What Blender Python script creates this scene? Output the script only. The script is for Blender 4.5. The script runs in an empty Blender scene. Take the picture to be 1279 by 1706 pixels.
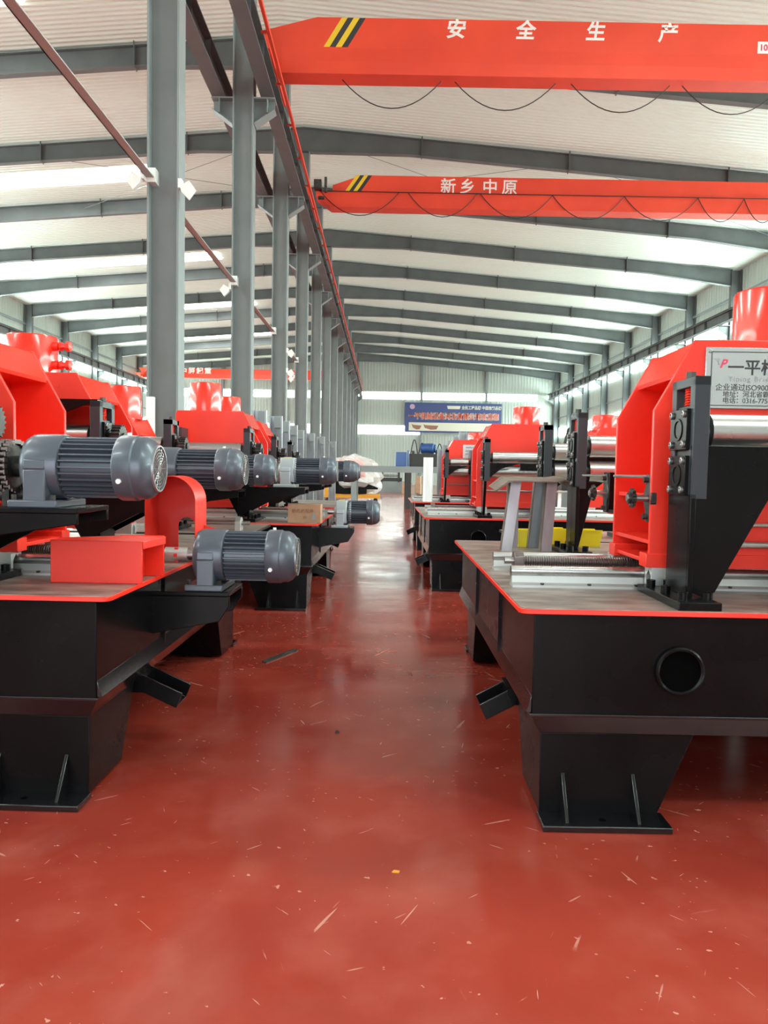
import bpy, bmesh, math, random
from mathutils import Vector, Matrix
rnd = random.Random(7)
S = bpy.context.scene
C = S.collection
PI = math.pi

# ------------------------------------------------------------------ camera, world, light, exposure
FPX = 1260.0
pitch = math.atan((853 - 786) / FPX)
roll = math.atan(.018)
fw = Vector((0, math.cos(pitch), -math.sin(pitch)))
up0 = Vector((0, math.sin(pitch), math.cos(pitch)))
rt0 = Vector((1, 0, 0))
cR = rt0 * math.cos(roll) + up0 * math.sin(roll)
cU = up0 * math.cos(roll) - rt0 * math.sin(roll)
cd = bpy.data.cameras.new('camera')
cd.sensor_fit = 'VERTICAL'; cd.sensor_height = 36.0; cd.lens = 36.0 * FPX / 1706
cd.clip_start = .05; cd.clip_end = 400
cam = bpy.data.objects.new('camera', cd); C.objects.link(cam)
M = Matrix((cR, cU, -fw)).transposed().to_4x4(); M.translation = Vector((0, 0, 1.4))
cam.matrix_world = M
S.camera = cam

W = bpy.data.worlds.new('overcast'); S.world = W; W.use_nodes = True
bg = W.node_tree.nodes['Background']
bg.inputs[0].default_value = (.86, .93, 1.0, 1); bg.inputs[1].default_value = 1.2
S.view_settings.view_transform = 'Standard'; S.view_settings.look = 'None'
S.view_settings.exposure = -0.08; S.view_settings.gamma = 1.0
S.view_settings.use_curve_mapping = False
WIN = 48.0      # radiance of the daylight panes
SKYL = 16.0

def area(name, loc, rot, sx, sy, power, col=(1, 1, 1)):
    l = bpy.data.lights.new(name, 'AREA'); l.shape = 'RECTANGLE'; l.size = sx; l.size_y = sy
    l.energy = power; l.color = col
    o = bpy.data.objects.new(name, l); C.objects.link(o); o.location = loc; o.rotation_euler = rot
    return o
# added fill at an assumed door behind the camera, roof lamps over the near bays
area('door_fill', (-1.5, -9.9, 3.2), (math.radians(90), 0, 0), 9, 6, 800, (.88, .97, 1))
for yy in (-4, 8):
    area('roof_daylight_and_fill', (-14.4, yy, 13.0), (0, 0, 0), 9, 1.4, 950, (.88, 1, .96))
    area('roof_daylight_and_fill', (8.4, yy, 13.0), (0, 0, 0), 9, 1.4, 1250, (.84, 1, .93))  # right side: added fill lamps, this slope has no skylights
for yy in (20.3, 32.6, 44.9, 57.2, 69.5):
    area('roof_daylight_and_fill', (-14.4, yy, 13.2), (0, 0, 0), 9, 1.3, 700, (.88, 1, .96))

# ------------------------------------------------------------------ materials
def mat(name, col, rough=.5, metal=0, coat=0, emis=None, spec=None):
    m = bpy.data.materials.new(name); m.use_nodes = True
    b = m.node_tree.nodes['Principled BSDF']
    b.inputs['Base Color'].default_value = (*col, 1)
    b.inputs['Roughness'].default_value = rough
    b.inputs['Metallic'].default_value = metal
    b.inputs['Coat Weight'].default_value = coat
    b.inputs['Coat Roughness'].default_value = .12
    if emis:
        b.inputs['Emission Color'].default_value = (*emis[0], 1)
        b.inputs['Emission Strength'].default_value = emis[1]
    return m

def noisy(name, c1, c2, scale=3, rough=(.3, .5), metal=0, coat=0, bump=0, bscale=None, stretch=(1, 1, 1), lo=.35, hi=.65):
    m = mat(name, c1, rough[0], metal, coat)
    nt = m.node_tree; N = nt.nodes; L = nt.links; b = N['Principled BSDF']
    tc = N.new('ShaderNodeTexCoord'); mp = N.new('ShaderNodeMapping'); mp.inputs['Scale'].default_value = stretch
    L.new(tc.outputs['Object'], mp.inputs[0])
    n = N.new('ShaderNodeTexNoise'); n.inputs['Scale'].default_value = scale; n.inputs['Detail'].default_value = 6
    L.new(mp.outputs[0], n.inputs[0])
    r = N.new('ShaderNodeMapRange'); r.inputs[1].default_value = lo; r.inputs[2].default_value = hi
    L.new(n.outputs[0], r.inputs[0])
    mx = N.new('ShaderNodeMix'); mx.data_type = 'RGBA'; mx.inputs[6].default_value = (*c1, 1); mx.inputs[7].default_value = (*c2, 1)
    L.new(r.outputs[0], mx.inputs[0]); L.new(mx.outputs[2], b.inputs['Base Color'])
    r2 = N.new('ShaderNodeMapRange'); r2.inputs[3].default_value = rough[0]; r2.inputs[4].default_value = rough[1]
    L.new(n.outputs[0], r2.inputs[0]); L.new(r2.outputs[0], b.inputs['Roughness'])
    if bump:
        n2 = N.new('ShaderNodeTexNoise'); n2.inputs['Scale'].default_value = bscale or scale * 2
        L.new(mp.outputs[0], n2.inputs[0])
        bp = N.new('ShaderNodeBump'); bp.inputs['Strength'].default_value = bump; bp.inputs['Distance'].default_value = .01
        L.new(n2.outputs[0], bp.inputs['Height']); L.new(bp.outputs[0], b.inputs['Normal'])
    return m

RED = noisy('red_enamel', (.87, .032, .014), (.81, .028, .012), 2.5, (.34, .42), coat=.12)
CRANE = noisy('crane_red', (.80, .060, .022), (.72, .050, .02), .8, (.45, .6))
BLK = noisy('black_enamel', (.0035, .0035, .004), (.006, .0055, .006), 3, (.2, .32), bump=.03, bscale=4)
BLK.node_tree.nodes['Principled BSDF'].inputs['Specular IOR Level'].default_value = .15
TIE = mat('tie_grey', (.36, .37, .36), .5)
BLKG = mat('black_gloss_enamel', (.006, .006, .007), .16, 0, .5)
REDG = mat('red_gloss_enamel', (.90, .032, .014), .22, 0, .6)
BLK2 = mat('blued_steel', (.022, .027, .034), .42)
PLATE = noisy('mill_scale_steel', (.40, .35, .31), (.20, .165, .145), 5, (.32, .5), .55, stretch=(1, 2.5, 1), bump=.08, bscale=20)
CHR = noisy('ground_steel', (.55, .54, .53), (.47, .46, .455), 6, (.24, .34), .95)
ALU = mat('milled_aluminium', (.60, .61, .60), .36, .7)
THR = mat('threaded_steel', (.22, .19, .18), .35, .9)
MOT = noisy('motor_grey', (.082, .098, .125), (.095, .112, .14), 4, (.34, .42), .25, coat=.2)
GEARB = mat('gearbox_light_grey', (.36, .40, .42), .4, .2)
STR = noisy('structure_grey', (.225, .25, .255), (.195, .218, .22), 1.2, (.45, .6))
STR_SHADED = noisy('structure_grey_shaded', (.115, .128, .13), (.095, .105, .107), 1.2, (.5, .65))  # same paint as the columns, with the backlit shade put into the colour
DIRTY = noisy('black_oily_steel', (.03, .03, .03), (.08, .075, .07), 14, (.3, .5), .6)
CEIL = mat('white_roof_sheet', (.655, .72, .665), .28)
WALL = mat('grey_wall_panel', (.42, .46, .425), .5)
WHT = mat('white_plastic', (.82, .82, .83), .4)
WHM = mat('white_lacquer', (.8, .8, .78), .4)
GLASE = mat('daylit_end_pane', (.9, .9, .9), .4, emis=((.86, 1.0, .94), 9.0))
GLASS = mat('daylit_pane', (.9, .9, .9), .4, emis=((.80, 1.0, .93), WIN))
SKYG = mat('daylit_roof_sheet', (.9, .9, .9), .4, emis=((.92, 1.0, .93), SKYL))
YEL = mat('yellow_plastic', (.85, .68, .01), .35)
YELP = mat('yellow_paint', (.80, .52, .02), .45)
ORA = mat('orange_paint', (.75, .33, .03), .45)
DRK = mat('dark_paint', (.03, .028, .028), .5)
CARD = noisy('cardboard', (.46, .27, .165), (.40, .235, .14), 9, (.7, .8))
SCR = mat('steel_screw', (.30, .30, .30), .3, .8)
VOID = mat('unlit_hollow', (.003, .003, .003), .8); VOID.node_tree.nodes['Principled BSDF'].inputs['Specular IOR Level'].default_value = 0
GALV = noisy('galvanised_sheet', (.40, .43, .46), (.25, .27, .285), 7, (.3, .45), .7, stretch=(1, 1, .25))
RAW = noisy('raw_steel_sheet', (.13, .088, .068), (.20, .155, .13), 8, (.55, .7), .2)
SATIN = mat('satin_name_plate', (.62, .64, .65), .25, .8)
INK = mat('black_print', (.03, .03, .035), .6)
GRY = mat('grey_print', (.30, .30, .32), .6)
PNK = mat('red_print', (.7, .05, .12), .5)
WPR = mat('white_print', (.85, .80, .78), .6)
BLUE = mat('blue_enamel', (.02, .07, .24), .35, coat=.3)
BANB = mat('banner_blue', (.055, .075, .21), .6)
BANR = mat('banner_red_print', (.75, .17, .12), .6)
BANC = mat('banner_cream', (.68, .66, .56), .6)
RUB = mat('black_rubber', (.012, .012, .012), .5)
WOOD = mat('brown_brick_print', (.30, .14, .09), .6)

def film():
    m = mat('clear_plastic_film', (.9, .9, .88), .18)
    b = m.node_tree.nodes['Principled BSDF']; b.inputs['Alpha'].default_value = .42
    return m
FILM = film()

def floor_mat():
    m = mat('red_epoxy_floor', (.40, .05, .03), .2)
    nt = m.node_tree; N = nt.nodes; L = nt.links; b = N['Principled BSDF']
    tc = N.new('ShaderNodeTexCoord')
    def noise(scale, det=5, st=(1, 1, 1), rz=0):
        mp = N.new('ShaderNodeMapping'); mp.inputs['Scale'].default_value = st
        mr = N.new('ShaderNodeMapping'); mr.inputs['Rotation'].default_value = (0, 0, rz)
        L.new(tc.outputs['Object'], mr.inputs[0]); L.new(mr.outputs[0], mp.inputs[0])
        n = N.new('ShaderNodeTexNoise'); n.inputs['Scale'].default_value = scale; n.inputs['Detail'].default_value = det
        L.new(mp.outputs[0], n.inputs[0]); return n.outputs[0]
    def rng(s, a, c, d=0, e=1):
        r = N.new('ShaderNodeMapRange'); r.inputs[1].default_value = a; r.inputs[2].default_value = c
        r.inputs[3].default_value = d; r.inputs[4].default_value = e; L.new(s, r.inputs[0]); return r.outputs[0]
    def mth(op, a, c):
        k = N.new('ShaderNodeMath'); k.operation = op; k.use_clamp = True
        L.new(a, k.inputs[0])
        if isinstance(c, float): k.inputs[1].default_value = c
        else: L.new(c, k.inputs[1])
        return k.outputs[0]
    def mix(f, c1, c2):
        x = N.new('ShaderNodeMix'); x.data_type = 'RGBA'
        if isinstance(f, float): x.inputs[0].default_value = f
        else: L.new(f, x.inputs[0])
        for i, c in ((6, c1), (7, c2)):
            if isinstance(c, tuple): x.inputs[i].default_value = (*c, 1)
            else: L.new(c, x.inputs[i])
        return x.outputs[2]
    base = mix(rng(noise(.9, 6), .35, .65), (.315, .040, .024), (.25, .029, .019))
    base = mix(rng(noise(3.2, 8), .48, .75, 0, .3), base, (.44, .12, .085))
    # scratches: strongly stretched noise in a few directions, only where a patch mask lets them through
    tot = None
    for k, (rz, sc, thr) in enumerate(((.45, 1.0, .70), (-.35, 1.3, .71), (1.2, 1.1, .715), (2.2, .9, .71), (.9, 2.6, .715), (-.8, 2.9, .72), (.15, 3.2, .725))):
        s = rng(noise(sc, 2.5, (26, 1.6, 1), rz), thr, thr + .02)
        mk = rng(noise(1.7 + .4 * k, 3, (1, 1, 1), rz), .52, .60)
        s = mth('MULTIPLY', s, mk)
        tot = s if tot is None else mth('ADD', tot, s)
    chips = mth('MULTIPLY', rng(noise(24, 3, (1, 1.6, 1), .4), .69, .715), rng(noise(1.5, 3), .46, .54))
    tot = mth('ADD', tot, chips)
    base = mix(mth('MULTIPLY', tot, .6), base, (.60, .32, .24))
    dust = rng(noise(1.4, 7, (1.5, .7, 1), .3), .58, .8, 0, .25)
    base = mix(dust, base, (.42, .20, .16))
    L.new(base, b.inputs['Base Color'])
    rg = rng(noise(1.6, 6), .3, .7, .10, .22)
    rg2 = mth('ADD', rg, mth('MULTIPLY', tot, .35))
    L.new(rg2, b.inputs['Roughness'])
    bp = N.new('ShaderNodeBump'); bp.inputs['Strength'].default_value = .35; bp.inputs['Distance'].default_value = .004
    L.new(noise(3.2, 3, (.6, 1.6, 1)), bp.inputs['Height']); L.new(bp.outputs[0], b.inputs['Normal'])
    b.inputs['Specular IOR Level'].default_value = .6
    return m
FLOOR = floor_mat()

# ------------------------------------------------------------------ mesh helpers
class MB:
    """collects shapes in (u, v, z); sx = -1 mirrors u"""
    def __init__(s, sx=1): s.v = []; s.f = []; s.mi = []; s.sx = sx
    def add(s, vs, fs, m=0):
        o = len(s.v); s.v += [tuple(p) for p in vs]
        for f in fs: s.f.append(tuple(o + i for i in f)); s.mi.append(m)
        return s
    def box(s, x0, x1, y0, y1, z0, z1, m=0):
        vs = [(x, y, z) for z in (z0, z1) for y in (y0, y1) for x in (x0, x1)]
        return s.add(vs, [(0, 2, 3, 1), (4, 5, 7, 6), (0, 1, 5, 4), (2, 6, 7, 3), (0, 4, 6, 2), (1, 3, 7, 5)], m)
    def prism(s, pts, ax, a, b, m=0):
        n = len(pts)
        def P(p, t): return (p[0], t, p[1]) if ax == 'y' else ((t, p[0], p[1]) if ax == 'x' else (p[0], p[1], t))
        vs = [P(p, a) for p in pts] + [P(p, b) for p in pts]
        fs = [tuple(range(n)), tuple(range(2 * n - 1, n - 1, -1))]
        fs += [(i, (i + 1) % n, n + (i + 1) % n, n + i) for i in range(n)]
        return s.add(vs, fs, m)
    def frustum(s, r0, z0, r1, z1, m=0):     # r = (x0,x1,y0,y1)
        vs = []
        for r, z in ((r0, z0), (r1, z1)): vs += [(r[0], r[2], z), (r[1], r[2], z), (r[1], r[3], z), (r[0], r[3], z)]
        return s.add(vs, [(0, 3, 2, 1), (4, 5, 6, 7), (0, 1, 5, 4), (1, 2, 6, 5), (2, 3, 7, 6), (3, 0, 4, 7)], m)
    def lathe(s, prof, org, d, n=24, m=0, caps=True):
        d = Vector(d).normalized(); org = Vector(org)
        a = d.orthogonal().normalized(); b = d.cross(a)
        vs = []
        for t, r in prof:
            for i in range(n):
                q = 2 * PI * (i + .5) / n
                vs.append(org + d * t + (a * math.cos(q) + b * math.sin(q)) * r)
        fs = []
        for k in range(len(prof) - 1):
            for i in range(n):
                j = (i + 1) % n; fs.append((k * n + i, k * n + j, (k + 1) * n + j, (k + 1) * n + i))
        if caps:
            fs.append(tuple(range(n))); k = (len(prof) - 1) * n; fs.append(tuple(k + i for i in range(n)))
        return s.add(vs, fs, m)
    def cyl(s, p0, p1, r, n=16, m=0, r1=None):
        p0 = Vector(p0); p1 = Vector(p1); L = (p1 - p0).length
        return s.lathe([(0, r), (L, r if r1 is None else r1)], p0, p1 - p0, n, m)
    def tube(s, path, r, n=6, m=0):
        path = [Vector(p) for p in path]; rings = []
        ref = Vector((0, 0, 1))
        for i, p in enumerate(path):
            d = (path[min(i + 1, len(path) - 1)] - path[max(i - 1, 0)]).normalized()
            a = d.cross(ref)
            if a.length < .05: a = d.cross(Vector((0, 1, 0)))
            a.normalize(); b = d.cross(a)
            rings.append([p + (a * math.cos(2 * PI * k / n) + b * math.sin(2 * PI * k / n)) * r for k in range(n)])
        vs = [q for rr in rings for q in rr]; fs = []
        for k in range(len(path) - 1):
            for i in range(n):
                j = (i + 1) % n; fs.append((k * n + i, k * n + j, (k + 1) * n + j, (k + 1) * n + i))
        fs.append(tuple(range(n))); k = (len(path) - 1) * n; fs.append(tuple(k + i for i in range(n)))
        return s.add(vs, fs, m)
    def gear(s, c, ax, r, th, teeth=18, depth=.12, m=0, hole=0):
        pts = []
        for i in range(teeth):
            for q, rr in ((-.3, r * (1 - depth)), (-.14, r), (.14, r), (.3, r * (1 - depth))):
                a = 2 * PI * (i + q) / teeth; pts.append((c[1] + math.cos(a) * rr, c[2] + math.sin(a) * rr) if ax == 'x' else (c[0] + math.cos(a) * rr, c[2] + math.sin(a) * rr))
        t = c[0] if ax == 'x' else c[1]
        return s.prism(pts, ax, t - th / 2, t + th / 2, m)
    def build(s, name, mats, parent=None, bevel=0, loc=None, smooth=35, recalc=True):
        me = bpy.data.meshes.new(name)
        me.from_pydata([(x * s.sx, y, z) for x, y, z in s.v], [], s.f)
        if not isinstance(mats, (list, tuple)): mats = [mats]
        for m in mats: me.materials.append(m)
        me.polygons.foreach_set('material_index', s.mi)
        if recalc:
            bm = bmesh.new(); bm.from_mesh(me); bmesh.ops.recalc_face_normals(bm, faces=bm.faces); bm.to_mesh(me); bm.free()
        if smooth:
            me.polygons.foreach_set('use_smooth', [True] * len(me.polygons))
            me.set_sharp_from_angle(angle=math.radians(smooth))
        o = bpy.data.objects.new(name, me); C.objects.link(o)
        if parent: o.parent = parent
        if loc: o.location = loc
        if bevel:
            b = o.modifiers.new('bevel', 'BEVEL'); b.width = bevel; b.segments = 2; b.limit_method = 'ANGLE'; b.angle_limit = math.radians(40)
        return o

def tag(o, label=None, cat=None, group=None, kind=None):
    if label: o['label'] = label
    if cat: o['category'] = cat
    if group: o['group'] = group
    if kind: o['kind'] = kind
    return o
def thing(name, label, cat, loc=(0, 0, 0), rz=0, group=None, kind=None):
    o = bpy.data.objects.new(name, None); C.objects.link(o); o.location = loc; o.rotation_euler = (0, 0, rz)
    o.empty_display_size = .2
    return tag(o, label, cat, group, kind)
def dup(root, loc, rz=None, label=None):
    r = root.copy(); C.objects.link(r); r.location = loc
    if rz is not None: r.rotation_euler = (0, 0, rz)
    if label: r['label'] = label
    for ch in list(root.children):
        c = ch.copy(); C.objects.link(c); c.parent = r
        for g in ch.children:
            d = g.copy(); C.objects.link(d); d.parent = c
    return r
def text(body, size, m, parent, name, loc, rot=(PI / 2, 0, 0), ext=.001, wide=1.0, bold=0.0, align='LEFT', space=1.0, shear=0):
    c = bpy.data.curves.new(name, 'FONT'); c.body = body; c.size = size; c.extrude = ext; c.offset = bold
    c.align_x = align; c.space_character = space; c.shear = shear; c.resolution_u = 3
    t = bpy.data.objects.new(name, c); C.objects.link(t)
    me = bpy.data.meshes.new_from_object(t.evaluated_get(bpy.context.evaluated_depsgraph_get()))
    bpy.data.objects.remove(t); bpy.data.curves.remove(c)
    me.materials.clear(); me.materials.append(m)
    o = bpy.data.objects.new(name, me); C.objects.link(o); o.parent = parent; o.location = loc; o.rotation_euler = rot; o.scale = (wide, 1, 1)
    return o

# ================================================================== STRUCTURE
BAY = 6.0; Y1 = 11.3; CX = -3.27; XL = -25.3; XR = 19.0
YB, YE = -10.0, 83.85
def ceil_z(x): return 14.38 - .08 * abs(x - CX)
f = MB(); f.box(XL - .3, XR + .3, YB - 3, YE + .3, -.2, 0); tag(f.build('floor', FLOOR), kind='structure')

# ribbed ceiling sheets: the ribs run down the slope
SK = [(-18.9, -9.9, y - .7, y + .7) for y in (-4, 8, 20.3, 32.6, 44.9, 57.2, 69.5)]
def roof():
    c = MB(); per = .22
    xs = [XL - .3, CX, XR + .3]
    y = YB; rows = []
    while y < YE + .2:
        for dy, dz in ((0, 0), (.04, .05), (.12, .05), (.16, 0)): rows.append((y + dy, dz))
        y += per
    n = len(rows)
    for x in xs:
        for yy, dz in rows: c.v.append((x, yy, ceil_z(x) + dz))
    for k in range(2):
        for i in range(n - 1):
            c.f.append((k * n + i, k * n + i + 1, (k + 1) * n + i + 1, (k + 1) * n + i)); c.mi.append(0)
    o = c.build('ceiling', CEIL, recalc=False, smooth=0); tag(o, kind='structure')
    r = MB(); 
    for a, b in ((XL - .3, CX), (CX, XR + .3)): r.prism([(a, ceil_z(a) + .15), (b, ceil_z(b) + .15), (b, ceil_z(b) + .3), (a, ceil_z(a) + .3)], 'y', YB, YE + .3)
    rr = r.build('roof_shell', CEIL, parent=o)
roof()
wn = 0
def win(name_boxes, material, parent=None, frame=None):
    global wn
    wn += 1
    g = MB()
    for b in name_boxes: g.box(*b)
    o = g.build('window_%d' % wn, material, parent, smooth=0); tag(o, kind='structure')
    if frame:
        q = MB()
        for b in frame: q.box(*b)
        q.build('window_mullion', WHM, o, smooth=0)
    return o
for x0, x1, y0, y1 in SK:
    g = MB(); g.prism([(x0, ceil_z(x0) - .03), (x1, ceil_z(x1) - .03), (x1, ceil_z(x1) - .005), (x0, ceil_z(x0) - .005)], 'y', y0, y1)
    wn += 1; o = g.build('window_%d' % wn, SKYG, smooth=0); tag(o, kind='structure')
    q = MB()
    for k in range(1, 4):
        xx = x0 + (x1 - x0) * k / 4; q.box(xx - .03, xx + .03, y0, y1, ceil_z(xx) - .045, ceil_z(xx) - .03)
    q.build('window_mullion', WHM, o, smooth=0)

def ribbed(x0, x1, z0, z1, y, per=.33, dep=.03, along='x', sgn=-1):
    """panel wall with upright ribs"""
    m = MB(); pts = []; t = x0
    while t < x1:
        for d, h in ((0, 0), (per * .6, 0), (per * .7, dep), (per * .9, dep)):
            if t + d < x1: pts.append((t + d, h))
        t += per
    pts.append((x1, 0)); n = len(pts)
    for z in (z0, z1):
        for p, h in pts: m.v.append((p, y + sgn * h, z) if along == 'x' else (y + sgn * h, p, z))
    for i in range(n - 1): m.f.append((i, i + 1, n + i + 1, n + i)); m.mi.append(0)
    return m
B1 = (9.4, 10.15); B2 = (5.56, 6.5)      # the two bands of glazing
# end wall
def wall(name, a, b, pos, along, inward, top):
    root = None
    for (z0, z1) in ((0, B2[0]), (B2[1], B1[0]), (B1[1], top)):
        m = ribbed(a, b, z0, z1, pos, along=along, sgn=inward)
        o = m.build(name if root is None else 'wall_panel', WALL, root, recalc=False, smooth=0)
        if root is None: root = o; tag(o, kind='structure')
    k = MB()
    if along == 'x': k.box(a, b, pos + (.05 if inward < 0 else -.25), pos + (.25 if inward < 0 else -.05), 0, top)
    else: k.box(pos + (.05 if inward < 0 else -.25), pos + (.25 if inward < 0 else -.05), a, b, 0, top)
    k.build('wall_backing', WALL, root, smooth=0)
    return root
wall('wall_end', XL, XR, YE, 'x', -1, 14.3)
wall('wall_left', YB, YE, XL, 'y', 1, 12.65)
wall('wall_right', YB, YE, XR, 'y', -1, 12.65)
for (z0, z1) in (B1, (5.56, 6.5)):
    for (x0, x1) in ((-25.2, -18), (-18, -11), (-11, -3.2), (-3.2, 3.9), (3.9, 11), (11, 16.6)):
        if z0 < 7 and x0 > 3: continue
        zz = (9.42, 10.15) if z0 > 7 else (z0, z1)
        win([(x0, x1, YE - .06, YE - .03, *zz)], GLASE, frame=[(x0 + (x1 - x0) * k / 4 - .02, x0 + (x1 - x0) * k / 4 + .02, YE - .075, YE - .06, *zz) for k in (1, 2, 3)])
frames_y = [Y1 + BAY * i for i in range(13)]
for side, X in (('l', XL), ('r', XR)):
    s = 1 if side == 'l' else -1
    for i in range(-3, 12):
        y0 = Y1 + BAY * i + .3; y1 = y0 + 5.4
        for z0, z1 in (B1, B2):  # lower side-wall band is unseen, assumed for its daylight
            a, b = sorted((X + s * .03, X + s * .06)); c, d = sorted((X + s * .06, X + s * .08))
            win([(a, b, y0, y1, z0, z1)], GLASS, frame=[(c, d, y0 + 1.35 * k - .02, y0 + 1.35 * k + .02, z0, z1) for k in (1, 2, 3)])
# unseen wall behind the camera, its open door assumed for the light
w = MB(); w.box(XL, -6.5, YB - .2, YB, 0, 12.6); w.box(3.5, XR, YB - .2, YB, 0, 12.6); w.box(-6.5, 3.5, YB - .2, YB, 6.4, 14.0)
w.box(XL, XR, YB - .2, YB, 12.6, 14.3)
tag(w.build('wall_back', mat('back_wall_grey', (.3, .31, .3), .6), smooth=0), kind='structure')
# end wall posts and the girts along the side walls
tn = 0
def trim(m, material, kids=None):
    global tn
    tn += 1
    return tag(m.build('trim_%d' % tn, material, smooth=0), kind='structure')
for x in (-18, -11, 3.9, 11.0):
    m = MB(); m.box(x - .12, x + .12, YE - .35, YE - .08, 0, ceil_z(x) - .5); trim(m, STR)
for X, s in ((XL, 1), (XR, -1)):
    for z in (11.25, 7.6, 3.5):
        a, b = sorted((X + s * .04, X + s * .16)); m = MB(); m.box(a, b, YB, YE, z - .06, z + .06); trim(m, STR)

ORD = ['first', 'second', 'third', 'fourth', 'fifth', 'sixth', 'seventh', 'eighth', 'ninth', 'tenth', 'eleventh', 'twelfth', 'thirteenth']
def ibeam_y(m, xc, y0, y1, z0, z1, w, tf=.03, tw=.02):      # I-beam running along y
    m.box(xc - w / 2, xc + w / 2, y0, y1, z0, z0 + tf); m.box(xc - w / 2, xc + w / 2, y0, y1, z1 - tf, z1); m.box(xc - tw / 2, xc + tw / 2, y0, y1, z0 + tf, z1 - tf)
def column_bm(m, xc, y, z0, z1, d, w):                      # H column, web facing the camera
    tf = .03
    m.box(xc - d / 2, xc - d / 2 + tf, y - w / 2, y + w / 2, z0, z1); m.box(xc + d / 2 - tf, xc + d / 2, y - w / 2, y + w / 2, z0, z1)
    m.box(xc - d / 2 + tf, xc + d / 2 - tf, y - .012, y + .012, z0, z1)
CORB = 9.6
for i, y in enumerate(frames_y):
    # valley column with its corbel
    r = thing('steel_column', ('broad grey steel column nearest the camera, with floodlights' if i == 0 else
              '%s grey steel column counted from the camera along the aisle' % ORD[i]), 'column', (CX, y, 0), 0, 'steel columns along the aisle', 'thing')
    m = MB(); column_bm(m, 0, 0, .03, 13.39, .46, .34); m.build('shaft', STR, r, smooth=0)
    m = MB(); m.box(-.32, .32, -.25, .25, 0, .03); m.build('base_plate', STR, r, smooth=0)
    for s in (-1, 1):
        m = MB()
        m.prism([(s * .23, CORB - .03), (s * .68, CORB - .03), (s * .68, CORB - .25), (s * .23, CORB - .55)], 'y', -.012, .012)
        m.box(min(s * .23, s * .70), max(s * .23, s * .70), -.17, .17, CORB - .03, CORB)
        pts = [(s * .68, CORB - .25), (s * .70, CORB - .25), (s * .25, CORB - .57), (s * .23, CORB - .55)]
        m.prism(pts, 'y', -.15, .15)
        m.box(min(s * .52, s * .54), max(s * .52, s * .54), -.16, .16, CORB - .32, CORB - .03)
        m.build('corbel', STR, r, smooth=0)
    if i >= 2:
        # roof rafter over both spans
        r = thing('roof_rafter', '%s grey roof rafter counted from the camera, spanning both bays' % ORD[i - 2], 'rafter', (CX, y, 0), 0, 'roof rafters', 'thing')
        for s, X in ((-1, XL), (1, XR)):
            xe = X - CX
            top = lambda t: 14.3 - .08 * abs(t)
            L = abs(xe)
            lows = [(0, .9), (L * .18, .62), (L * .78, .62), (L - .55, .88)]
            m = MB()
            up = [(s * a, top(a)) for a, _ in lows]; dn = [(s * a, top(a) - d) for a, d in lows]
            for k in range(3):
                q = [up[k], up[k + 1], dn[k + 1], dn[k]]
                m.prism(q, 'y', -.008, .008)
                m.prism([up[k], up[k + 1], (up[k + 1][0], up[k + 1][1] - .025), (up[k][0], up[k][1] - .025)], 'y', -.13, .13)
                m.prism([dn[k], dn[k + 1], (dn[k + 1][0], dn[k + 1][1] + .025), (dn[k][0], dn[k][1] + .025)], 'y', -.13, .13)
            m.build('rafter_half', STR_SHADED, r, smooth=0)
            for k, fr in enumerate((.2, .45, .72)):
                a = L * fr; q = MB(); q.box(s * a - .015, s * a + .015, -.14, .14, top(a) - .66, top(a) - .02)
                q.box(s * a - .02, s * a + .02, -.16, -.12, top(a) - .05, top(a) + .10)
                q.build('stiffener', STR_SHADED, r, smooth=0)
            q = MB(); xw = xe - s * .33
            column_bm(q, xw, 0, 0, top(L) + .02, .5, .3); q.build('wall_column', STR_SHADED, r, smooth=0)
            q = MB(); a, b = sorted((xw - s * .25, xw - s * .85))
            q.box(a, b, -.15, .15, CORB - .03, CORB); q.prism([(xw - s * .25, CORB - .03), (xw - s * .83, CORB - .03), (xw - s * .83, CORB - .25), (xw - s * .25, CORB - .6)], 'y', -.012, .012)
            q.build('wall_bracket', STR_SHADED, r, smooth=0)

# crane runway beams with their rails
def runway(x, label, y0=-6.7, red=0):
    r = thing('crane_runway', label, 'crane rail', (x, 0, 0), 0, 'crane runway beams', 'thing')
    k = 0; y = Y1 - 3 * BAY
    while y < YE - 1:
        m = MB(); ibeam_y(m, 0, y + .01, min(y + BAY, YE - .1) - .01, CORB, CORB + .52, .3)
        for q in (1.5, 3, 4.5):
            if y + q < YE - .3: m.box(-.13, .13, y + q - .008, y + q + .008, CORB + .03, CORB + .49)
        m.build('beam_segment', STR_SHADED, r, smooth=0); y += BAY
    m = MB(); m.box(-.03, .03, y0, YE - .1, CORB + .52, CORB + .66); m.build('rail', DIRTY, r, smooth=0)
    if red:
        m = MB(); m.box(red * .27, red * .33, y0, YE - .1, CORB + .34, CORB + .42)
        t = y0
        while t < YE - 2:
            m.box(min(red * .15, red * .27), max(red * .15, red * .27), t, t + .05, CORB + .36, CORB + .40); t += 2
        m.build('conductor_bar', CRANE, r, smooth=0)['label'] = 'long thin red conductor bar'
    return r
runway(CX + .54, 'grey crane runway beam with a red conductor bar, right of the aisle columns', red=1)
runway(CX - .54, 'grey crane runway beam on the left corbels of the aisle columns')
runway(XR - 1.15, 'grey crane runway beam along the right-hand wall')
runway(XL + 1.15, 'grey crane runway beam along the left-hand wall')
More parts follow.
